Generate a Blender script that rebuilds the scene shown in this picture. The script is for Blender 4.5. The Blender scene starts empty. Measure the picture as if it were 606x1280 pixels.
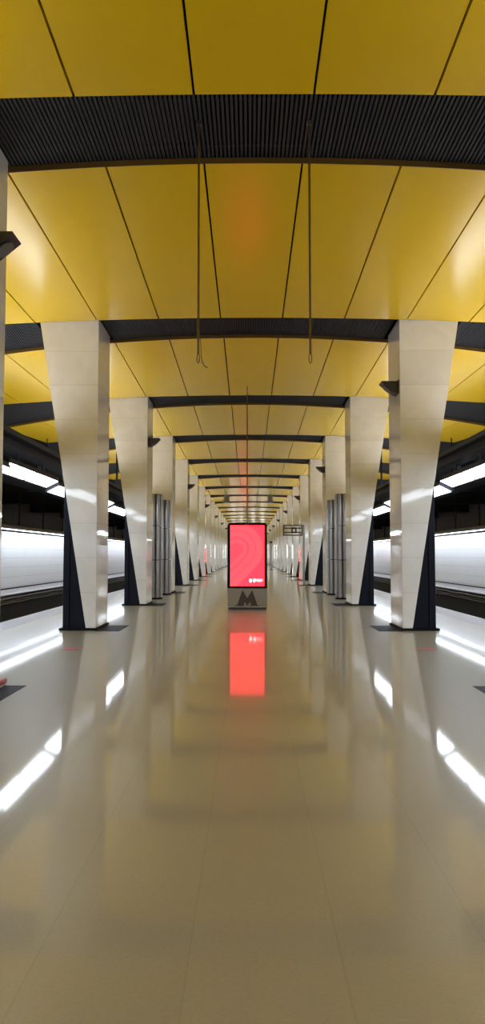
import bpy, math, random
from mathutils import Vector, Matrix
random.seed(4)
scene = bpy.context.scene
COL = scene.collection
PI = math.pi

# ------------------------------------------------------------------ materials
def new_mat(name):
    m = bpy.data.materials.new(name); m.use_nodes = True
    nt = m.node_tree
    b = nt.nodes['Principled BSDF']
    return m, nt, b
def N(nt, kind, **kw):
    n = nt.nodes.new(kind)
    for k, v in kw.items(): setattr(n, k, v)
    return n
def math_n(nt, op, a, b=None, c=None):
    n = N(nt, 'ShaderNodeMath', operation=op)
    for i, v in enumerate((a, b, c)):
        if v is None: continue
        if isinstance(v, (int, float)): n.inputs[i].default_value = v
        else: nt.links.new(v, n.inputs[i])
    return n.outputs[0]
def mix(nt, fac, a, b):
    n = N(nt, 'ShaderNodeMix', data_type='RGBA')
    for i, v in ((0, fac), (6, a), (7, b)):
        if isinstance(v, (int, float)): n.inputs[i].default_value = v
        elif isinstance(v, tuple): n.inputs[i].default_value = (*v, 1)
        else: nt.links.new(v, n.inputs[i])
    return n.outputs[2]
def plain(name, col, rough=0.5, metal=0.0, spec=0.5, noise=0.06, scale=6.0):
    """a plain finish with a faint mottling of its own"""
    m, nt, b = new_mat(name)
    tc = N(nt, 'ShaderNodeTexCoord')
    nz = N(nt, 'ShaderNodeTexNoise'); nz.inputs['Scale'].default_value = scale
    nz.inputs['Detail'].default_value = 4
    nt.links.new(tc.outputs['Object'], nz.inputs['Vector'])
    lo = tuple(c*(1-noise) for c in col); hi = tuple(min(1, c*(1+noise)) for c in col)
    nt.links.new(mix(nt, nz.outputs['Fac'], lo, hi), b.inputs['Base Color'])
    b.inputs['Roughness'].default_value = rough
    b.inputs['Metallic'].default_value = metal
    b.inputs['Specular IOR Level'].default_value = spec
    return m
def emit(name, col, strength):
    m, nt, b = new_mat(name)
    b.inputs['Base Color'].default_value = (0.8, 0.8, 0.8, 1)
    b.inputs['Emission Color'].default_value = (*col, 1)
    b.inputs['Emission Strength'].default_value = strength
    return m
def seam(nt, coord, period, offset, width):
    """1 on a thin line every `period` along a coordinate"""
    d = math_n(nt, 'ADD', coord, -offset + period/2)
    f = math_n(nt, 'FLOORED_MODULO', d, period)
    a = math_n(nt, 'ABSOLUTE', math_n(nt, 'SUBTRACT', f, period/2))
    return math_n(nt, 'LESS_THAN', a, width/2)

# polished granite floor: slabs 0.57 wide, long faint joints, speckle
def floor_material():
    m, nt, b = new_mat('polished_beige_granite')
    tc = N(nt, 'ShaderNodeTexCoord'); sep = N(nt, 'ShaderNodeSeparateXYZ')
    nt.links.new(tc.outputs['Object'], sep.inputs[0])
    big = N(nt, 'ShaderNodeTexNoise'); big.inputs['Scale'].default_value = 0.7; big.inputs['Detail'].default_value = 5
    fine = N(nt, 'ShaderNodeTexNoise'); fine.inputs['Scale'].default_value = 60; fine.inputs['Detail'].default_value = 6
    for n in (big, fine): nt.links.new(tc.outputs['Object'], n.inputs['Vector'])
    c = mix(nt, fine.outputs['Fac'], FLOOR_LO, FLOOR_HI)
    # every slab has a tone of its own
    ix = math_n(nt, 'FLOOR', math_n(nt, 'DIVIDE', math_n(nt, 'ADD', sep.outputs[0], -0.345), 0.57))
    iy = math_n(nt, 'FLOOR', math_n(nt, 'DIVIDE', sep.outputs[1], 1.14))
    cmb = N(nt, 'ShaderNodeCombineXYZ'); nt.links.new(ix, cmb.inputs[0]); nt.links.new(iy, cmb.inputs[1])
    wn = N(nt, 'ShaderNodeTexWhiteNoise', noise_dimensions='3D'); nt.links.new(cmb.outputs[0], wn.inputs['Vector'])
    t = math_n(nt, 'ADD', math_n(nt, 'MULTIPLY', wn.outputs['Value'], 0.04), 0.97)
    t = math_n(nt, 'MULTIPLY', t, math_n(nt, 'ADD', math_n(nt, 'MULTIPLY', big.outputs['Fac'], 0.16), 0.92))
    mul = N(nt, 'ShaderNodeMix', data_type='RGBA', blend_type='MULTIPLY'); mul.inputs[0].default_value = 1
    nt.links.new(c, mul.inputs[6]); nt.links.new(t, mul.inputs[7])
    sx = seam(nt, sep.outputs[0], 0.57, 0.345, 0.0075)
    sy = seam(nt, sep.outputs[1], 1.14, 0.0, 0.004)
    k = math_n(nt, 'MAXIMUM', math_n(nt, 'MULTIPLY', sx, 0.2), math_n(nt, 'MULTIPLY', sy, 0.03))
    nt.links.new(mix(nt, k, mul.outputs[2], (0.12, 0.10, 0.07)), b.inputs['Base Color'])
    r = math_n(nt, 'ADD', math_n(nt, 'MULTIPLY', big.outputs['Fac'], 0.05), FLOOR_ROUGH)
    nt.links.new(r, b.inputs['Roughness'])
    b.inputs['Specular IOR Level'].default_value = FLOOR_SPEC
    b.inputs['Coat Weight'].default_value = 0.6; b.inputs['Coat Roughness'].default_value = 0.05; b.inputs['Coat IOR'].default_value = 1.45
    bw = N(nt, 'ShaderNodeTexNoise'); bw.inputs['Scale'].default_value = 1.6; bw.inputs['Detail'].default_value = 2
    nt.links.new(tc.outputs['Object'], bw.inputs['Vector'])
    bp = N(nt, 'ShaderNodeBump'); bp.inputs['Strength'].default_value = 0.02; bp.inputs['Distance'].default_value = 0.05
    nt.links.new(bw.outputs['Fac'], bp.inputs['Height']); nt.links.new(bp.outputs[0], b.inputs['Normal'])
    return m

def marble_material():
    m, nt, b = new_mat('polished_cream_marble')
    tc = N(nt, 'ShaderNodeTexCoord'); sep = N(nt, 'ShaderNodeSeparateXYZ')
    nt.links.new(tc.outputs['Object'], sep.inputs[0])
    oi = N(nt, 'ShaderNodeObjectInfo')
    off = N(nt, 'ShaderNodeVectorMath', operation='ADD')
    cb = N(nt, 'ShaderNodeCombineXYZ')
    sh = math_n(nt, 'MULTIPLY', oi.outputs['Random'], 40)
    for i in range(3): nt.links.new(sh, cb.inputs[i])
    nt.links.new(tc.outputs['Object'], off.inputs[0]); nt.links.new(cb.outputs[0], off.inputs[1])
    nz = N(nt, 'ShaderNodeTexNoise'); nz.inputs['Scale'].default_value = 2.2; nz.inputs['Detail'].default_value = 7
    nz.inputs['Distortion'].default_value = 0.8
    nt.links.new(off.outputs[0], nz.inputs['Vector'])
    row = math_n(nt, 'FLOOR', math_n(nt, 'DIVIDE', math_n(nt, 'ADD', sep.outputs[2], -0.05), 0.70))
    wv = N(nt, 'ShaderNodeTexWhiteNoise', noise_dimensions='2D')
    c2 = N(nt, 'ShaderNodeCombineXYZ'); nt.links.new(row, c2.inputs[0]); nt.links.new(sh, c2.inputs[1])
    nt.links.new(c2.outputs[0], wv.inputs['Vector'])
    f = math_n(nt, 'ADD', math_n(nt, 'MULTIPLY', nz.outputs['Fac'], 0.8), math_n(nt, 'MULTIPLY', wv.outputs['Value'], 0.25))
    c = mix(nt, f, MARBLE_LO, MARBLE_HI)
    s = seam(nt, sep.outputs[2], 0.70, 0.05, 0.012)
    nt.links.new(mix(nt, math_n(nt, 'MULTIPLY', s, 0.24), c, (0.25, 0.22, 0.17)), b.inputs['Base Color'])
    b.inputs['Roughness'].default_value = 0.05
    b.inputs['Specular IOR Level'].default_value = 0.5
    return m

def track_wall_material():
    m, nt, b = new_mat('white_enamel_track_panels')
    tc = N(nt, 'ShaderNodeTexCoord'); sep = N(nt, 'ShaderNodeSeparateXYZ')
    nt.links.new(tc.outputs['Object'], sep.inputs[0])
    s = seam(nt, sep.outputs[2], 0.37, 0.28, 0.012)
    v = seam(nt, sep.outputs[1], 1.9, 0.4, 0.012)
    nz = N(nt, 'ShaderNodeTexNoise'); nz.inputs['Scale'].default_value = 1.5
    nt.links.new(tc.outputs['Object'], nz.inputs['Vector'])
    c = mix(nt, nz.outputs['Fac'], (0.82, 0.83, 0.85), (0.88, 0.89, 0.91))
    k = math_n(nt, 'MAXIMUM', math_n(nt, 'MULTIPLY', s, 0.5), math_n(nt, 'MULTIPLY', v, 0.15))
    nt.links.new(mix(nt, k, c, (0.3, 0.32, 0.36)), b.inputs['Base Color'])
    b.inputs['Roughness'].default_value = 0.12
    return m

def screen_material():
    """a lit screen: red ground, paler and deeper bands that follow a tilted drop shape"""
    m, nt, b = new_mat('red_lit_screen')
    tc = N(nt, 'ShaderNodeTexCoord'); sep = N(nt, 'ShaderNodeSeparateXYZ')
    nt.links.new(tc.outputs['Object'], sep.inputs[0])
    # object space: x across (-0.47..0.47), z up; centre of the drop at (-0.29, 1.67)
    x = math_n(nt, 'SUBTRACT', sep.outputs[0], -0.29); z = math_n(nt, 'SUBTRACT', sep.outputs[2], 1.67)
    q = 0.7071
    along = math_n(nt, 'MAXIMUM', math_n(nt, 'MULTIPLY', math_n(nt, 'ADD', x, z), -q), 0.0)   # how far down-left
    px = math_n(nt, 'ADD', x, math_n(nt, 'MULTIPLY', along, q)); pz = math_n(nt, 'ADD', z, math_n(nt, 'MULTIPLY', along, q))
    d = math_n(nt, 'SQRT', math_n(nt, 'ADD', math_n(nt, 'MULTIPLY', px, px), math_n(nt, 'MULTIPLY', pz, pz)))
    rmp = N(nt, 'ShaderNodeValToRGB'); rmp.color_ramp.interpolation = 'LINEAR'
    nt.links.new(d, rmp.inputs[0])
    A, B, C = (1, 0.024, 0.042, 1), (1, 0.040, 0.050, 1), (1, 0.030, 0.045, 1)
    stops = [(0.0, C), (0.16, C), (0.19, B), (0.27, B), (0.285, C), (0.34, C), (0.36, B), (0.48, B), (0.50, C), (0.56, B), (0.70, B), (0.74, A)]
    els = rmp.color_ramp.elements
    els[0].position, els[0].color = stops[0]; els[1].position, els[1].color = stops[-1]
    for p, c in stops[1:-1]:
        e = els.new(p); e.color = c
    b.inputs['Base Color'].default_value = (0.02, 0.0, 0.0, 1)
    b.inputs['Roughness'].default_value = 0.2
    nt.links.new(rmp.outputs[0], b.inputs['Emission Color'])
    b.inputs['Emission Strength'].default_value = 1.8
    return m

FLOOR_LO, FLOOR_HI = (0.25, 0.222, 0.155), (0.325, 0.292, 0.215)
FLOOR_ROUGH, FLOOR_SPEC = 0.36, 0.62
MARBLE_LO, MARBLE_HI = (0.63, 0.615, 0.585), (0.86, 0.85, 0.825)
M = {}
M['floor'] = floor_material()
M['marble'] = marble_material()
M['track_wall'] = track_wall_material()
M['screen'] = screen_material()
M['yellow'] = plain('yellow_enamel_ceiling', (0.80, 0.51, 0.004), 0.22, spec=0.22, noise=0.03, scale=0.5)
M['brown'] = plain('brown_edge_trim', (0.16, 0.085, 0.012), 0.5)  # yellow panel edge with its shade put into the colour
M['slat'] = plain('dark_grey_slat', (0.042, 0.041, 0.045), 0.6, spec=0.08)
M['black'] = plain('matt_black_paint', (0.006, 0.006, 0.008), 0.7, spec=0.12)
M['navy'] = plain('dark_navy_metal', (0.006, 0.008, 0.016), 0.45, spec=0.14)
M['dark_granite'] = plain('dark_blue_granite', (0.026, 0.034, 0.062), 0.6, spec=0.07, noise=0.4, scale=40)
M['strip'] = plain('grey_edge_granite', (0.30, 0.30, 0.32), 0.4, noise=0.15, scale=30)
M['concrete'] = plain('dark_tunnel_concrete', (0.13, 0.12, 0.12), 0.85, noise=0.3, scale=3)
M['beam'] = plain('dark_tunnel_beam', (0.03, 0.03, 0.038), 0.7, spec=0.15)
M['pit'] = plain('black_ballast', (0.016, 0.015, 0.014), 0.85, noise=0.5, scale=20)
M['cable'] = plain('dusty_brown_cable', (0.075, 0.06, 0.045), 0.8, noise=0.5, scale=3)
M['grey_metal'] = plain('grey_painted_metal', (0.20, 0.20, 0.22), 0.45, noise=0.1)
M['dark_metal'] = plain('dark_bracket_metal', (0.05, 0.05, 0.058), 0.4)
M['housing'] = plain('dark_lamp_housing', (0.03, 0.03, 0.036), 0.6, spec=0.15)
M['steel'] = plain('brushed_steel', (0.36, 0.335, 0.31), 0.30, metal=0.85)
M['white_ledge'] = plain('white_ledge', (0.75, 0.75, 0.80), 0.4)
M['bezel'] = plain('black_gloss_bezel', (0.012, 0.008, 0.009), 0.18)
M['pylon_base'] = plain('olive_grey_metal', (0.36, 0.34, 0.29), 0.35, metal=0.3)
M['emblem'] = plain('dark_brown_emblem', (0.065, 0.050, 0.040), 0.4)
M['pale_trim'] = plain('pale_steel_trim', (0.5, 0.49, 0.45), 0.3, metal=0.6)
M['rod'] = plain('bronze_rod', (0.14, 0.085, 0.03), 0.4, metal=0.4)
M['speaker'] = plain('black_speaker_shell', (0.016, 0.014, 0.014), 0.45)
M['mesh_grey'] = plain('grey_speaker_mesh', (0.14, 0.14, 0.14), 0.5)
M['red_vinyl'] = plain('red_vinyl', (0.32, 0.03, 0.03), 0.35)
M['pale_rubber'] = plain('pale_rubber', (0.5, 0.46, 0.44), 0.6)
M['pale_grey'] = plain('pale_grey_plastic', (0.45, 0.44, 0.43), 0.5)
LAMP = 8.0
M['lamp'] = emit('cool_white_diffuser', (0.80, 0.89, 1.0), LAMP)
M['wall_lamp'] = emit('cool_white_trough', (0.78, 0.87, 1.0), 10.5)
M['uplight'] = emit('cool_white_uplight', (0.90, 0.94, 1.0), 3.9)  # added unseen source on the rails, lifts the ceiling brightness
M['dim_uplight'] = emit('soft_white_uplight', (0.90, 0.94, 1.0), 1.1)  # added unseen source over the tracks, brightens the outer vaults
M['white_pixels'] = emit('white_screen_graphics', (1.0, 0.93, 0.97), 1.4)
M['pale_pixels'] = emit('pale_screen_graphics', (1.0, 0.45, 0.5), 1.4)
M['end_lamp'] = emit('far_hall_lamp', (1.0, 0.97, 0.9), 6.0)

# ------------------------------------------------------------------ mesh helpers
class MB:
    def __init__(s): s.v = []; s.f = []
    def add(s, vs, fs):
        o = len(s.v); s.v += [tuple(v) for v in vs]; s.f += [tuple(i+o for i in f) for f in fs]; return s
    def box(s, x0, x1, y0, y1, z0, z1):
        x0, x1 = sorted((x0, x1)); y0, y1 = sorted((y0, y1)); z0, z1 = sorted((z0, z1))
        v = [(x0,y0,z0),(x1,y0,z0),(x1,y1,z0),(x0,y1,z0),(x0,y0,z1),(x1,y0,z1),(x1,y1,z1),(x0,y1,z1)]
        return s.add(v, [(3,2,1,0),(4,5,6,7),(0,1,5,4),(1,2,6,5),(2,3,7,6),(3,0,4,7)])
    def prism(s, pts, a, b, axis='y'):
        """polygon pts extruded between a and b along an axis (pts give the other two coordinates in order)"""
        def P(p, t):
            return {'y': (p[0], t, p[1]), 'x': (t, p[0], p[1]), 'z': (p[0], p[1], t)}[axis]
        n = len(pts)
        v = [P(p, a) for p in pts] + [P(p, b) for p in pts]
        f = [tuple(range(n)), tuple(range(2*n-1, n-1, -1))] + [(i, i+n, (i+1) % n + n, (i+1) % n) for i in range(n)]
        return s.add(v, f)
    def tube(s, path, r, n=10, cap=True):
        path = [Vector(p) for p in path]; rings = []
        for i, p in enumerate(path):
            d = (path[min(i+1, len(path)-1)] - path[max(i-1, 0)]).normalized()
            a = d.orthogonal().normalized()
            if i and rings:
                pa = rings[-1][1]; a = (pa - d*pa.dot(d)).normalized()
            b = d.cross(a)
            rings.append(([p + (a*math.cos(2*PI*k/n) + b*math.sin(2*PI*k/n))*r for k in range(n)], a))
        v = [q for rg, _ in rings for q in rg]; f = []
        for i in range(len(rings)-1):
            for k in range(n):
                f.append((i*n+k, i*n+(k+1) % n, (i+1)*n+(k+1) % n, (i+1)*n+k))
        if cap: f += [tuple(range(n))[::-1], tuple(range((len(rings)-1)*n, len(rings)*n))]
        return s.add(v, f)
    def lathe(s, prof, cx=0, cy=0, n=32):
        v = []; f = []
        for r, z in prof:
            v += [(cx + r*math.cos(2*PI*k/n), cy + r*math.sin(2*PI*k/n), z) for k in range(n)]
        for i in range(len(prof)-1):
            for k in range(n): f.append((i*n+k, i*n+(k+1) % n, (i+1)*n+(k+1) % n, (i+1)*n+k))
        f += [tuple(range(n))[::-1], tuple(range((len(prof)-1)*n, len(prof)*n))]
        return s.add(v, f)
    def mesh(s, name, mat, bevel=0, smooth=False):
        import bmesh
        me = bpy.data.meshes.new(name); me.from_pydata(s.v, [], s.f)
        bm = bmesh.new(); bm.from_mesh(me)
        bmesh.ops.recalc_face_normals(bm, faces=bm.faces)
        if bevel:
            es = [e for e in bm.edges if len(e.link_faces) == 2 and e.calc_face_angle(0) > 0.5]
            bmesh.ops.bevel(bm, geom=es, offset=bevel, segments=2, affect='EDGES', profile=0.5)
        bm.to_mesh(me); bm.free()
        me.materials.append(M[mat] if isinstance(mat, str) else mat)
        if smooth:
            me.shade_smooth()
            me.set_sharp_from_angle(angle=math.radians(40))
        me.update(); return me

def place(name, me, parent=None, loc=(0,0,0), rot=None):
    o = bpy.data.objects.new(name, me); COL.objects.link(o); o.location = loc
    if rot: o.rotation_euler = rot
    if parent: o.parent = parent
    return o
def tag(o, label=None, cat=None, group=None, kind=None):
    for k, v in (('label', label), ('category', cat), ('group', group), ('kind', kind)):
        if v: o[k] = v
    return o
def empty(name, loc, rz=0):
    o = bpy.data.objects.new(name, None); COL.objects.link(o); o.location = loc; o.rotation_euler = (0, 0, rz)
    o.empty_display_size = 0.2; return o
def copy_tree(o, parent=None):
    kids = [c for c in KIDS if c.parent == o]
    c = o.copy(); COL.objects.link(c)
    if parent: c.parent = parent
    for k in kids: copy_tree(k, c)
    return c
KIDS = []
def part(name, me, parent, loc=(0,0,0), rot=None):
    o = place(name, me, parent, loc, rot); KIDS.append(o); return o
ORD = ['first','second','third','fourth','fifth','sixth','seventh','eighth','ninth','tenth','eleventh','twelfth','thirteenth',
       'fourteenth','fifteenth','sixteenth','seventeenth','eighteenth','nineteenth','twentieth','twenty-first']

# ------------------------------------------------------------------ layout (metres; viewer's eye at 0,0,1.5 looking along +Y)
Y0, D = 7.80, 7.60
KMAX = 18
Yk = lambda k: Y0 + D*k
HZ = 6.33
YN, YF = -18.0, 152.0
XE, XS = 5.55, 4.93            # platform edge, start of the grey edge strip
XW, XB = 9.3, 13.2            # track wall, back of the tunnel
zf = lambda x: HZ - 0.0048*x*x      # straight-ish far edge of a vault
zn = lambda x: HZ - 0.0123*x*x      # arched near edge of a vault

# ---- floor
fb = MB().box(-XS, XS, YN, YF, -0.25, 0.0)
floor = tag(place('floor', fb.mesh('floor', 'floor')), kind='structure')
for s in (-1, 1):
    part('edge_strip', MB().box(s*XS, s*XE, YN, YF, -0.25, -0.002).mesh('edge_strip', 'strip'), floor)
inl = {s: MB().box(s*2.56, s*3.04, -0.15, 1.12, -0.01, 0.003).mesh('inlay', 'dark_granite') for s in (-1, 1)}
for k in range(KMAX+1):
    for s in (-1, 1): part('inlay', inl[s], floor, (0, Yk(k), 0))
# ---- track beds, walls, tunnel
for s, nm in ((-1, 'left'), (1, 'right')):
    tb = MB().box(s*XE, s*XB, YN, YF, -1.5, -1.15)
    tag(place('floor_trackbed_'+nm, tb.mesh('trackbed', 'pit')), kind='structure')
    tag(place('wall_platform_'+nm, MB().box(s*(XE-.06), s*(XE-.3), YN, YF, -1.2, -0.255).mesh('platform_face', 'pit')), kind='structure')
    w = tag(place('wall_'+nm, MB().box(s*XW, s*(XW+.2), YN, YF, 0.02, 2.40).mesh('track_wall', 'track_wall')), kind='structure')
    part('lower_face', MB().box(s*(XW+.0), s*(XW+.2), YN, YF, -1.15, -0.03).mesh('lower_face', 'pit'), w)
    part('dark_band', MB().box(s*(XW-.03), s*(XW-.001), YN, YF, 0.185, 0.235).mesh('dark_band', 'navy'), w)
    part('ledge', MB().box(s*(XW-.10), s*(XW+.2), YN, YF, -0.03, 0.015).box(s*(XW-.035), s*(XW-.001), YN, YF, 0.016, 0.18).mesh('ledge', 'white_ledge'), w)
    part('top_trough', MB().prism([(s*(XW-.74), 2.50), (s*(XW-.74), 2.44), (s*(XW-.72), 2.44), (s*(XW-.72), 2.47), (s*(XW+.2), 2.47), (s*(XW+.2), 2.60), (s*(XW-.60), 2.60)], YN, YF).mesh('top_trough', 'grey_metal'), w)
    g = MB()
    yy = YN
    while yy < YF-3.8:
        g.box(s*(XW-.70), s*(XW-.46), yy+.03, yy+3.77, 2.445, 2.465); yy += 3.8
    part('wall_light', g.mesh('wall_light', 'wall_lamp'), w)
    # dusty cable run and its brackets, below the ledge
    cb = MB()
    for zz, rr in ((-0.16, .035), (-0.26, .028), (-0.34, .028)):
        pts = []
        y = YN
        while y < YF:
            pts.append((s*(XW-.07-rr), y, zz + 0.008*math.sin(y*1.9+zz*30) + 0.006*math.sin(y*5.1))); y += 0.6
        cb.tube(pts, rr, 6)
    part('cable_run', cb.mesh('cable_run', 'cable', smooth=True), w)
    tag(place('wall_tunnel_'+nm, MB().box(s*XB, s*(XB+.3), YN, YF, -1.5, 6.8).mesh('tunnel_wall', 'concrete')), kind='structure')
    ct = tag(place('ceiling_track_'+nm, MB().box(s*8.55, s*XB, YN, YF, 5.30, 5.6).mesh('track_ceiling', 'beam')), kind='structure')
    bm_ = MB().box(s*8.55, s*(XB-.01), -0.3, 0.3, 4.15, 5.295).box(s*8.55, s*(XB-.01), -0.42, 0.42, 4.10, 4.148).mesh('cross_beam', 'beam')
    for k in range(-3, KMAX+1): part('cross_beam', bm_, ct, (0, Yk(k)+0.6, 0))
    pm = MB().box(s*9.75, s*9.80, -.025, .025, -1.15, 5.295).mesh('tunnel_post', 'beam')
    for k in range(-3, KMAX*2+2): part('tunnel_post', pm, ct, (0, Yk(0)+k*D/2+2.0, 0))
    # deep black fascia along the outer ends of the vaults
    tag(place('trim_fascia_'+nm, MB().box(s*8.30, s*8.54, YN, YF, 5.12, 6.9).mesh('fascia', 'black')), kind='structure')

# ---- central ceiling: black soffit with yellow vaults and slatted grilles
ceil = tag(place('ceiling', MB().box(-8.54, 8.54, YN, YF, 6.92, 7.15).mesh('soffit', 'black')), kind='structure')
NP, WN, WF, XOFF = 13, 1.213, 1.262, 0.055
pan = []
LY = D - 1.4
for i in range(NP):
    b = MB(); u0, u1 = i - NP/2, i + 1 - NP/2
    g_ = 0.013; nx, ny, th = 4, 8, 0.055
    top = []; bot = []
    for jy in range(ny+1):
        t = jy/ny
        for jx in range(nx+1):
            u = u0 + (u1-u0)*jx/nx
            w_ = WN + (WF-WN)*t
            x = XOFF + u*w_ + (g_ if jx == 0 else -g_ if jx == nx else 0)
            z = zn(x)*(1-t) + zf(x)*t
            bot.append((x, t*LY, z)); top.append((x, t*LY, z+th))
    n = len(bot); W = nx+1; f = []
    for jy in range(ny):
        for jx in range(nx):
            a = jy*W+jx
            f += [(a, a+1, a+W+1, a+W), (n+a, n+a+W, n+a+W+1, n+a+1)]
    for jx in range(nx):
        a = jx; f.append((a, n+a, n+a+1, a+1)); a = ny*W+jx; f.append((a, a+1, n+a+1, n+a))
    for jy in range(ny):
        a = jy*W; f.append((a, a+W, n+a+W, n+a)); a = jy*W+nx; f.append((a, n+a, n+a+W, a+W))
    b.add(bot+top, f)
    pan.append(b.mesh('ceiling_panel', 'yellow', smooth=True))
gr = MB(); pitch = 0.05; x = -8.2
while x < 8.2:
    xm = x + .015
    if not (3.0 < abs(xm) < 4.36):
        z0, z1 = zf(xm)+.012, zn(xm)+.058
        ya, yb = 0.01, 1.46
        gr.add([(x,ya,z0),(x+.03,ya,z0),(x+.03,yb,z1),(x,yb,z1),(x,ya,z0+.05),(x+.03,ya,z0+.05),(x+.03,yb,z1+.05),(x,yb,z1+.05)],
               [(3,2,1,0),(4,5,6,7),(0,1,5,4),(1,2,6,5),(2,3,7,6),(3,0,4,7)])
    x += pitch
# cross rails that carry the slats
for ya in (0.25, 1.2):
    t = ya/1.45
    for sg in (-1, 1):
        for xa, xb in ((0, 3.0), (4.36, 8.2)):
            nseg = 6
            for q in range(nseg):
                A = sg*(xa+(xb-xa)*q/nseg); B = sg*(xa+(xb-xa)*(q+1)/nseg)
                zA = zf(A)*(1-t)+zn(A)*t+.115; zB = zf(B)*(1-t)+zn(B)*t+.115
                gr.add([(A,ya,zA),(A,ya+.05,zA),(B,ya+.05,zB),(B,ya,zB),(A,ya,zA+.04),(A,ya+.05,zA+.04),(B,ya+.05,zB+.04),(B,ya,zB+.04)],
                       [(0,1,2,3),(4,7,6,5),(0,4,5,1),(1,5,6,2),(2,6,7,3),(3,7,4,0)])
tr = MB(); nseg = 52  # near edge of the panels, shade painted in as a brown strip
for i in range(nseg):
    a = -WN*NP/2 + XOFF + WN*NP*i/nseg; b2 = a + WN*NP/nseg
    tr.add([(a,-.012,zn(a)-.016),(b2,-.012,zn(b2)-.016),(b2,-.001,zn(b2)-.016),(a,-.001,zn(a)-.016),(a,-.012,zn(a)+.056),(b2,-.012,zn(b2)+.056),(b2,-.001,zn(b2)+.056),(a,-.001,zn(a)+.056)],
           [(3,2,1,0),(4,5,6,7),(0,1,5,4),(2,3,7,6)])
edge_shade = tr.mesh('edge_trim', 'brown')
grille = gr.mesh('grille', 'slat')
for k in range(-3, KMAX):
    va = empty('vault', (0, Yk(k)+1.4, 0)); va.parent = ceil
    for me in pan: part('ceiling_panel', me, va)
    part('edge_trim', edge_shade, va)
for k in range(-2, KMAX+1):
    part('grille', grille, ceil, (0, Yk(k), 0))

# ---- end walls
tag(place('wall_back', MB().box(-XB, XB, YN-.3, YN, -1.5, 7.1).mesh('wall_back', 'concrete')), kind='structure')
we = tag(place('wall_front', MB().box(-XB, XB, YF, YF+.3, -1.5, 7.1).mesh('wall_front', 'marble')), kind='structure')
for xx in (-2.75, -1.35, 0.85, 2.5):
    part('wall_light', MB().box(xx-.09, xx+.09, YF-.08, YF-.005, 0.9, 3.6).mesh('end_lamp', 'end_lamp'), we)

# ------------------------------------------------------------------ pillars
DEP, XI, XB0, XT0, XC = 1.27, 3.06, 3.26, 4.27, 3.73
ZB, ZT = 0.045, 6.325
xo = lambda z: XB0 + (XT0-XB0)*(z-ZB)/(ZT-ZB)
zc = ZB + (XC-XB0)/(XT0-XB0)*(ZT-ZB)
PM = {}
for s in (-1, 1):
    c = MB().prism([(s*XI, ZB), (s*XB0, ZB), (s*XT0, ZT), (s*XI, ZT)], 0.0, DEP)
    PM[s, 'cladding'] = c.mesh('cladding', 'marble', bevel=0.008)
    e = .004
    # steel core seen outside the slanted cladding: a main wedge and a slimmer outer flange standing proud of it
    z1 = ZB + (3.60-XB0)/(XT0-XB0)*(ZT-ZB)
    c = MB().prism([(s*(XB0+e), ZB), (s*3.60, ZB), (s*3.60, z1-.03)], 0.07, DEP-.05)
    PM[s, 'core'] = c.mesh('steel_core', 'navy')
    c = MB().prism([(s*3.603, ZB), (s*XC, ZB), (s*XC, zc-.03), (s*3.603, z1-.03)], 0.03, DEP-.03)
    PM[s, 'flange'] = c.mesh('flange', 'navy', bevel=0.01)
    PM[s, 'base'] = MB().box(s*(XI-.03), s*(XC+.06), -.03, DEP+.03, 0.0, ZB-.001).mesh('base_plate', 'black', bevel=.006)
PILLARS = {}
for s, nm in ((-1, 'left'), (1, 'right')):
    for k in range(KMAX+1):
        p = empty('pillar', (0, Yk(k)+.012, 0))
        if k == 0 and s < 0: p.location = (0.13, Yk(k)+.012, 0)
        p.location.x += 0
        for q, nmq in (('cladding', 'marble_cladding'), ('core', 'steel_core'), ('flange', 'outer_flange'), ('base', 'base_plate')):
            part(nmq, PM[s, q], p)
        if k == 0:
            lb = 'cream marble pillar cut off by the %s edge of the picture, nearest of its row' % nm
        else:
            lb = 'cream marble pillar flaring upwards with dark steel outer side, %s in the %s row' % (ORD[k], nm)
        tag(p, lb, 'pillar', 'flared marble pillars in two rows'); PILLARS[s, k] = p

# ------------------------------------------------------------------ loudspeakers on the pillar sides
SP = {}
for s in (-1, 1):
    # local: wall face at x=0, the shell reaches towards the hall (-s)
    d = -s
    prof = [(0, 0), (0, 0.24), (d*.34, 0.24), (d*.345, 0.222), (d*.08, 0.0)]
    SP[s, 'shell'] = MB().prism(prof, -.16, .16).mesh('shell', 'speaker', bevel=.006)
    gm = MB()
    a = Vector((d*.30, 0, 0.175)); b_ = Vector((d*.115, 0, 0.022)); ctr = (a+b_)/2; ax = (a-b_)/2*0.92
    nrm = Vector((d*.64, 0, -.77)).normalized()
    ring = [ctr + ax*math.cos(t*2*PI/24) + Vector((0, .115, 0))*math.sin(t*2*PI/24) for t in range(24)]
    gm.add([p + nrm*.002 for p in ring] + [p + nrm*.016 for p in ring],
           [tuple(range(23, -1, -1)), tuple(range(24, 48))] + [(i, (i+1) % 24, (i+1) % 24+24, i+24) for i in range(24)])
    SP[s, 'grille'] = gm.mesh('speaker_grille', 'mesh_grey')
    SP[s, 'mount'] = MB().box(-d*.006, d*.012, -.19, .19, -.02, .26).mesh('mount', 'speaker')
for k in range(0, KMAX+1):
    s = -1 if k % 2 == 0 else 1
    nm = 'left' if s < 0 else 'right'
    o = empty('loudspeaker', (s*(XI-.0065) + (0.13 if k == 0 else 0), Yk(k)+.30 + (.25 if k == 0 else 0), 4.815 if k else 4.80))
    part('shell', SP[s, 'shell'], o); part('speaker_grille', SP[s, 'grille'], o); part('mount', SP[s, 'mount'], o)
    lb = ('black wedge loudspeaker on the pillar at the left picture edge' if k == 0 else
          'black wedge loudspeaker high on the %s pillar of the %s row' % (ORD[k], nm))
    tag(o, lb, 'loudspeaker', 'wedge loudspeakers on the pillars')

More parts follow.
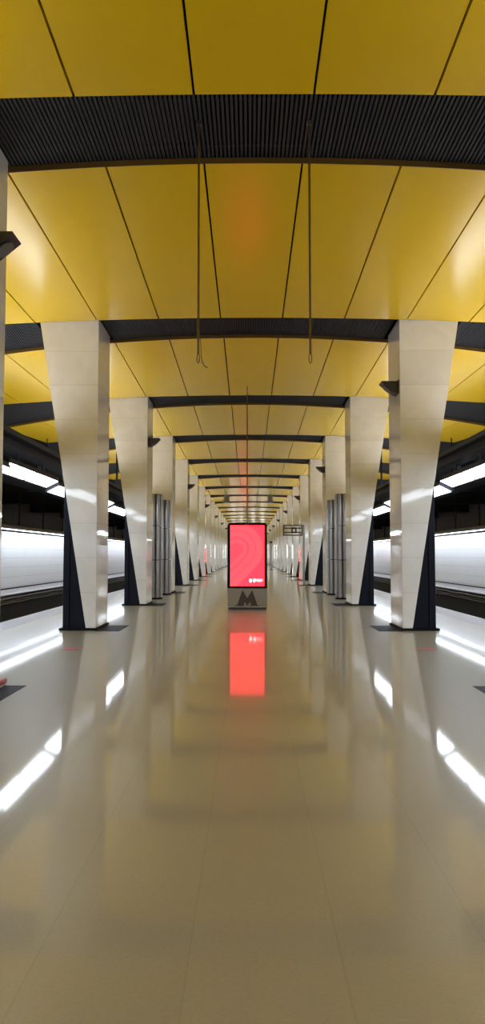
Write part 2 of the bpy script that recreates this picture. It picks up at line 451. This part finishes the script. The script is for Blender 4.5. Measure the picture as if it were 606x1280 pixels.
# ------------------------------------------------------------------ light panels over the platform edges
LM = {}
for s in (-1, 1):
    xi, zi, xo_, zo = s*4.56, 3.28, s*4.86, 3.135
    dx, dz = xo_-xi, zo-zi; L = math.hypot(dx, dz); n_ = Vector((-dz, 0, dx))/L
    if n_.z > 0: n_ = -n_
    def q(t, h): return (xi+dx*t+n_.x*h, zi+dz*t+n_.z*h)
    LM[s, 'diffuser'] = MB().prism([q(.03, .004), q(.97, .004), q(.97, .02), q(.03, .02)], 0.085, 1.815).mesh('diffuser', 'lamp')
    LM[s, 'housing'] = MB().prism([q(0, 0), q(1, 0), q(1.02, .02), q(1.06, .02), q(1.06, -.10), q(.8, -.16), q(.1, -.16), q(-.05, -.08), q(-.05, .02), q(0, .02)], 0.0, 1.9).mesh('housing', 'housing')
    for h_, d_ in (('hanger', 0.0), ('long_hanger', 0.10)):
        LM[s, h_] = MB().box(s*4.68, s*4.72, 0.93, 0.97, 3.33, 3.574+d_).mesh('hanger', 'dark_metal')
    rail = MB().box(s*4.58, s*4.82, YN, YF, 3.62, 3.76).box(s*4.42, s*5.18, YN, YF, 3.762, 3.80).box(s*4.42, s*4.435, YN, YF, 3.80, 3.86).box(s*5.165, s*5.18, YN, YF, 3.80, 3.86).box(s*4.52, s*4.88, YN, YF, 3.58, 3.618)
    r_ = empty('lighting_rail', (0, 0, 0))
    part('beam', rail.mesh('beam', 'housing'), r_)
    up = MB(); yy = YN  # glowing strips added on top of the rail to brighten the ceiling
    while yy < YF-3.8:
        up.box(s*4.46, s*5.14, yy+.1, yy+3.7, 3.801, 3.815); yy += 3.8
    part('uplight', up.mesh('uplight', 'uplight'), r_)
    hm = MB().box(s*4.67, s*4.73, -.03, .03, 3.82, 6.3)
    hm = hm.mesh('drop_rod', 'black')
    for k in range(0, KMAX):
        for f_ in (.5,): part('drop_rod', hm, r_, (0, Yk(k)+4.2, 0))
    tag(r_, 'long dark rail carrying light panels above the %s platform edge' % ('left' if s < 0 else 'right'), 'rail', 'lighting rails')
    tr_ = empty('uplight_tray', (0, 0, 0))  # tray and its glowing strips are added to light the vaults
    tray = MB().prism([(s*7.25, 3.86), (s*7.95, 3.86), (s*7.97, 3.96), (s*7.93, 3.96), (s*7.92, 3.885), (s*7.28, 3.885), (s*7.27, 3.96), (s*7.23, 3.96)], YN+.05, YF-.05)
    part('tray', tray.mesh('tray', 'beam'), tr_)
    up = MB(); yy = YN
    while yy < YF-3.8:
        up.box(s*7.32, s*7.88, yy+.2, yy+3.6, 3.886, 3.90); yy += 3.8
    part('uplight', up.mesh('uplight', 'dim_uplight'), tr_)
    ap = MB().tube([(s*7.6, 0, 3.91), (s*7.6, 0, 5.9)], .02, 6).mesh('drop_rod', 'black')
    for k in range(0, KMAX): part('drop_rod', ap, tr_, (0, Yk(k)+5.7, 0))
    tag(tr_, 'long dark tray hanging over the %s track, lighting the vaults above' % ('left' if s < 0 else 'right'), 'light tray', 'light trays over the tracks')
    y = 16.45 - 1.9*10
    while y < YF - 2:
        low = math.floor((y-14.5)/3.8) % 2 != 0
        o = empty('light_panel', (0, y, -0.10 if low else 0))
        part('housing', LM[s, 'housing'], o); part('diffuser', LM[s, 'diffuser'], o); part('hanger', LM[s, 'long_hanger' if low else 'hanger'], o)
        nm = 'left' if s < 0 else 'right'
        n_ = round((y - 10.75)/1.9)
        lb = ('glowing white light panel over the %s platform edge, number %d beyond the picture-edge pillar' % (nm, n_+1) if n_ >= 0 else
              'glowing light panel over the %s platform edge, number %d back from the picture-edge pillar' % (nm, -n_))
        tag(o, lb, 'light panel', 'light panels over the platform edges')
        y += 1.9

# ------------------------------------------------------------------ fluted steel columns
def flute(z0, z1, R=.30, nf=10, amp=.09, per=16):
    b = MB(); n = nf*per
    prof = []
    for k in range(n):
        a = 2*PI*k/n; r = R - amp*(0.5+0.5*math.cos(nf*a))**5
        prof.append((r*math.cos(a), r*math.sin(a)))
    return b.prism(prof, z0, z1, 'z')
seg = [(0.06, 1.325), (1.35, 2.50), (2.525, 3.58)]
FM = [flute(a, b).mesh('ribbed_drum', 'steel') for a, b in seg]
RM = MB().lathe([(.30, 0.0), (.30, .055)], n=48).mesh('base_ring', 'black')
JM = MB().lathe([(.20, 0.02), (.20, 3.56)], n=32).mesh('inner_tube', 'black')
CM = MB().lathe([(.285, 3.582), (.285, 3.60)], n=48).mesh('cap', 'dark_metal')
for s, nm in ((-1, 'left'), (1, 'right')):
    for j, (yy, what) in enumerate(((26.5, 'nearer'), (29.35, 'farther'))):
        o = empty('fluted_column', (s*3.27, yy, 0))
        for me in FM: part('ribbed_drum', me, o)
        part('base_ring', RM, o); part('inner_tube', JM, o); part('cap', CM, o)
        tag(o, 'ribbed steel column in the %s pillar row, %s of its pair' % (nm, what), 'column', 'ribbed steel columns between the pillars')

# ------------------------------------------------------------------ advertising pylons
W2 = .552
def rounded(w, z0, z1, r, n=8):
    pts = [(-w, z0), (w, z0)]
    for c, a0 in (((w-r, z1-r), 0), ((-w+r, z1-r), PI/2)):
        pts += [(c[0]+r*math.cos(a0+PI/2*i/n), c[1]+r*math.sin(a0+PI/2*i/n)) for i in range(n+1)]
    return pts
def make_pylon():
    o = empty('advertising_pylon', (-.045, 21.3, 0))
    part('casing', MB().prism(rounded(W2, .585, 2.405, .10), 0.0, .26).mesh('casing', 'bezel', bevel=.012), o)
    sc = part('screen', MB().box(-.472, .472, -.006, -.001, .645, 2.33).mesh('screen', 'screen'), o); tag(sc, 'glowing red screen')
    # small white marks at the lower right of the screen
    sh = [(.035,.0),(.045,.03),(.045,.085),(-.045,.085),(-.045,.03),(-.035,.0),(0,-.025)]
    part('shield_emblem', MB().prism([(.09+x*.9, .765+z*.9) for x, z in sh], -.012, -.007).mesh('shield_emblem', 'white_pixels'), sc)
    circ = [(.205+.047*math.cos(t*PI/10), .812+.043*math.sin(t*PI/10)) for t in range(-3, 14)] + [(.185,.745), (.215, .77)]
    part('drop_emblem', MB().prism(circ, -.012, -.007).mesh('drop_emblem', 'white_pixels'), sc)
    tx = MB()
    for r, (z, L) in enumerate(((.825, .155), (.795, .165), (.765, .13))):
        x = .262
        while x < .262+L:
            w = random.choice((.011, .014, .016)); tx.box(x, x+w, -.011, -.007, z, z+.020); x += w+.004
    part('caption', tx.mesh('caption', 'pale_pixels'), sc)
    cam = part('sensor_strip', MB().box(-.06, .06, -.006, -.001, 2.355, 2.372).mesh('sensor_strip', 'mesh_grey'), o)
    bs = part('base', MB().box(-W2+.006, W2-.006, .02, .24, .085, .584).mesh('base', 'pylon_base', bevel=.006), o)
    part('side_panel', MB().box(-W2+.01, -.335, .010, .019, .10, .575).mesh('side_panel', 'pylon_base'), bs)
    part('side_panel', MB().box(.335, W2-.01, .010, .019, .10, .575).mesh('side_panel', 'pylon_base'), bs)
    m = [(-.31,.112),(-.145,.535),(0,.30),(.145,.535),(.31,.112),(.085,.112),(.105,.205),(.02,.112),(-.02,.112),(-.105,.205),(-.085,.112)]
    m = [(-.325,.105),(-.325,.125),(-.28,.125),(-.135,.54),(0,.315),(.135,.54),(.28,.125),(.325,.125),(.325,.105),(.075,.105),(.075,.125),(.10,.125),(.075,.215),(0,.085+.02),(-.075,.215),(-.10,.125),(-.075,.125),(-.075,.105)]
    part('letter_emblem', MB().prism(m, .006, .018).mesh('letter_emblem', 'emblem'), bs)
    part('foot_trim', MB().box(-W2, W2, -.005, .265, .062, .084).mesh('foot_trim', 'pale_trim', bevel=.004), o)
    part('plinth', MB().box(-W2+.03, W2-.03, .015, .245, 0, .061).mesh('plinth', 'dark_metal'), o)
    return o
py = tag(make_pylon(), 'black advertising pylon with glowing red screen in the middle of the hall', 'advertising pylon', 'advertising pylons')
p2 = tag(copy_tree(py), 'far red-screened pylon hidden behind the near pylon, seen as reflections', 'advertising pylon', 'advertising pylons')
p2.location = (-.55, 98.0, 0)
cab = MB().tube([(-.045, 21.43, 2.409), (-.045, 21.43, 6.25)], .014, 8).mesh('power_cable', 'rod')
tag(place('power_cable', cab), 'thin vertical cable from the ceiling to the red-screened pylon', 'cable')

# ------------------------------------------------------------------ two hanging rods with hooks
def loop(cx, cy, z0, w, h, n=20):
    return [(cx+w*math.cos(2*PI*i/n), cy, z0 - h + h*math.sin(2*PI*i/n)) for i in range(n+1)]
for (xx, lb, wire) in ((-.558, 'long thin rod hanging from the dark grille with a hook and loose wire', True), (.678, 'long thin rod hanging from the dark grille, bare hook at its end', False)):
    yy = 8.36
    o = empty('hanging_rod', (xx, yy, 6.33))
    part('rod', MB().tube([(0, 0, 0.0), (0, 0, -2.62)], .0125, 8).mesh('rod', 'rod', smooth=True), o)
    part('hook', MB().tube(loop(0, 0, -2.615, .016, .05), .0045, 6, cap=False).mesh('hook', 'rod', smooth=True), o)
    part('ceiling_clip', MB().box(-.03, .03, -.03, .03, -.01, .04).mesh('ceiling_clip', 'dark_metal'), o)
    if wire:
        w = [(.012,-.014,-2.38),(.026,-.015,-2.45),(.032,-.015,-2.55),(.034,-.015,-2.64),(.044,-.015,-2.70),(.065,-.015,-2.745),(.09,-.015,-2.765),(.108,-.015,-2.765)]
        part('loose_wire', MB().tube(w, .0045, 6).mesh('loose_wire', 'rod', smooth=True), o)
    tag(o, lb, 'hanging rod', 'rods hanging from the grille')

# ------------------------------------------------------------------ open sign frame on a post, right row
o = empty('sign_frame', (0, 38.0, 0))
part('post', MB().box(2.655, 2.755, -.05, .05, .021, 3.01).mesh('post', 'steel', bevel=.008), o)
part('base_plate', MB().box(2.48, 2.90, -.16, .14, 0, .02).mesh('base_plate', 'dark_metal'), o)
fx0, fx1, z0, z1 = 1.69, 2.654, 2.46, 3.01; t = .055
fr = MB().box(fx0, fx1, -.04, .04, z0, z0+t).box(fx0, fx1, -.04, .04, z1-t, z1).box(fx0, fx0+t, -.04, .04, z0+t, z1-t).box(fx1-t, fx1, -.04, .04, z0+t, z1-t)
fr = part('frame', fr.mesh('frame', 'dark_metal'), o)
for zz in (2.625, 2.83): part('crossbar', MB().box(fx0+t, fx1-t, -.025, .025, zz-.03, zz+.03).mesh('crossbar', 'dark_metal'), fr)
dv = part('device_box', MB().box(2.10, 2.36, -.045, .03, 2.59, 2.87).mesh('device_box', 'bezel', bevel=.012), o)
part('device_face', MB().box(2.17, 2.29, -.052, -.046, 2.66, 2.79).mesh('device_face', 'white_ledge'), dv)
for xa, xb, za, zb in ((1.73, 1.84, 2.97, 2.86), (2.61, 2.49, 2.97, 2.86), (1.73, 1.86, 2.50, 2.60), (2.61, 2.49, 2.50, 2.60)):
    part('corner_brace', MB().tube([(xa, 0, za), (xb, 0, zb)], .012, 6).mesh('corner_brace', 'dark_metal'), fr)
tag(o, 'open metal sign frame on a steel post beside the fifth right pillar', 'sign frame')

# ------------------------------------------------------------------ slim information pylon far away on the right
o = empty('help_point', (2.3, 80.0, 0))
part('post', MB().box(-.11, .11, -.08, .08, .04, 2.75).mesh('post', 'pale_grey', bevel=.02), o)
part('cap', MB().box(-.16, .16, -.12, .12, 2.751, 2.95).mesh('cap', 'dark_metal', bevel=.03), o)
part('base', MB().box(-.2, .2, -.16, .16, 0, .04).mesh('base', 'dark_metal'), o)
tag(o, 'slim grey post with dark cap far down the hall, just right of the pylon', 'post')

# ------------------------------------------------------------------ two grey pendants far down the vault
for xx, nm in ((-1.66, 'left'), (1.60, 'right')):
    o = empty('pendant_speaker', (xx, 57.0, 0))
    part('shade', MB().lathe([(.10, 6.0), (.16, 5.96), (.21, 5.55), (.22, 5.40), (.19, 5.40)], n=24).mesh('shade', 'grey_metal', smooth=True), o)
    part('stem', MB().tube([(0, 0, 6.0), (0, 0, 6.23)], .02, 8).mesh('stem', 'dark_metal'), o)
    tag(o, 'small grey pendant under the far yellow vaults, %s one above the pylon' % nm, 'pendant', 'grey pendants far down the hall')

# ------------------------------------------------------------------ red floor stickers and the red foot by the nearest pillar
stm = MB().lathe([(.17, .0005), (.17, .0025)], n=40).mesh('sticker', 'red_vinyl')
ins = MB().lathe([(.14, .0026), (.14, .0031), (.125, .0031), (.125, .0026)], n=40).mesh('sticker_ring', 'pale_rubber')
for s, nm in ((-1, 'left'), (1, 'right')):
    o = place('floor_sticker', stm, None, (s*2.84, 12.4, 0))
    tag(o, 'round red sticker on the floor before the near %s pillar' % nm, 'floor sticker', 'round red floor stickers')
o = empty('barrier_foot', (-2.80, 8.82, 0))
part('foot', MB().box(-.10, .0, -.13, .16, .02, .085).mesh('foot', 'red_vinyl', bevel=.018), o)
part('foot_pad', MB().box(-.10, -.012, -.11, .14, 0.003, .02).mesh('foot_pad', 'pale_rubber'), o)
tag(o, 'red block on a pale pad at the foot of the left-edge pillar', 'barrier foot')

# ------------------------------------------------------------------ world, camera, view
w = bpy.data.worlds.new('World'); scene.world = w; w.use_nodes = True
w.node_tree.nodes['Background'].inputs[0].default_value = (0.02, 0.02, 0.022, 1)
w.node_tree.nodes['Background'].inputs[1].default_value = 0.5
cam = bpy.data.cameras.new('camera'); co = bpy.data.objects.new('camera', cam); COL.objects.link(co)
co.location = (0, 0, 1.5)
cam.sensor_fit = 'VERTICAL'; cam.sensor_height = 24.0; cam.lens = 24.0*960/1280
co.rotation_euler = (math.radians(90+3.22), 0, math.radians(0.477))
cam.clip_start = 0.05; cam.clip_end = 400
scene.camera = co
vs = scene.view_settings
vs.view_transform = 'Standard'; vs.look = 'None'; vs.gamma = 1.0; vs.exposure = 0.88; vs.use_curve_mapping = False
scene.cycles.max_bounces = 10
scene.cycles.diffuse_bounces = 6
scene.cycles.use_denoising = True
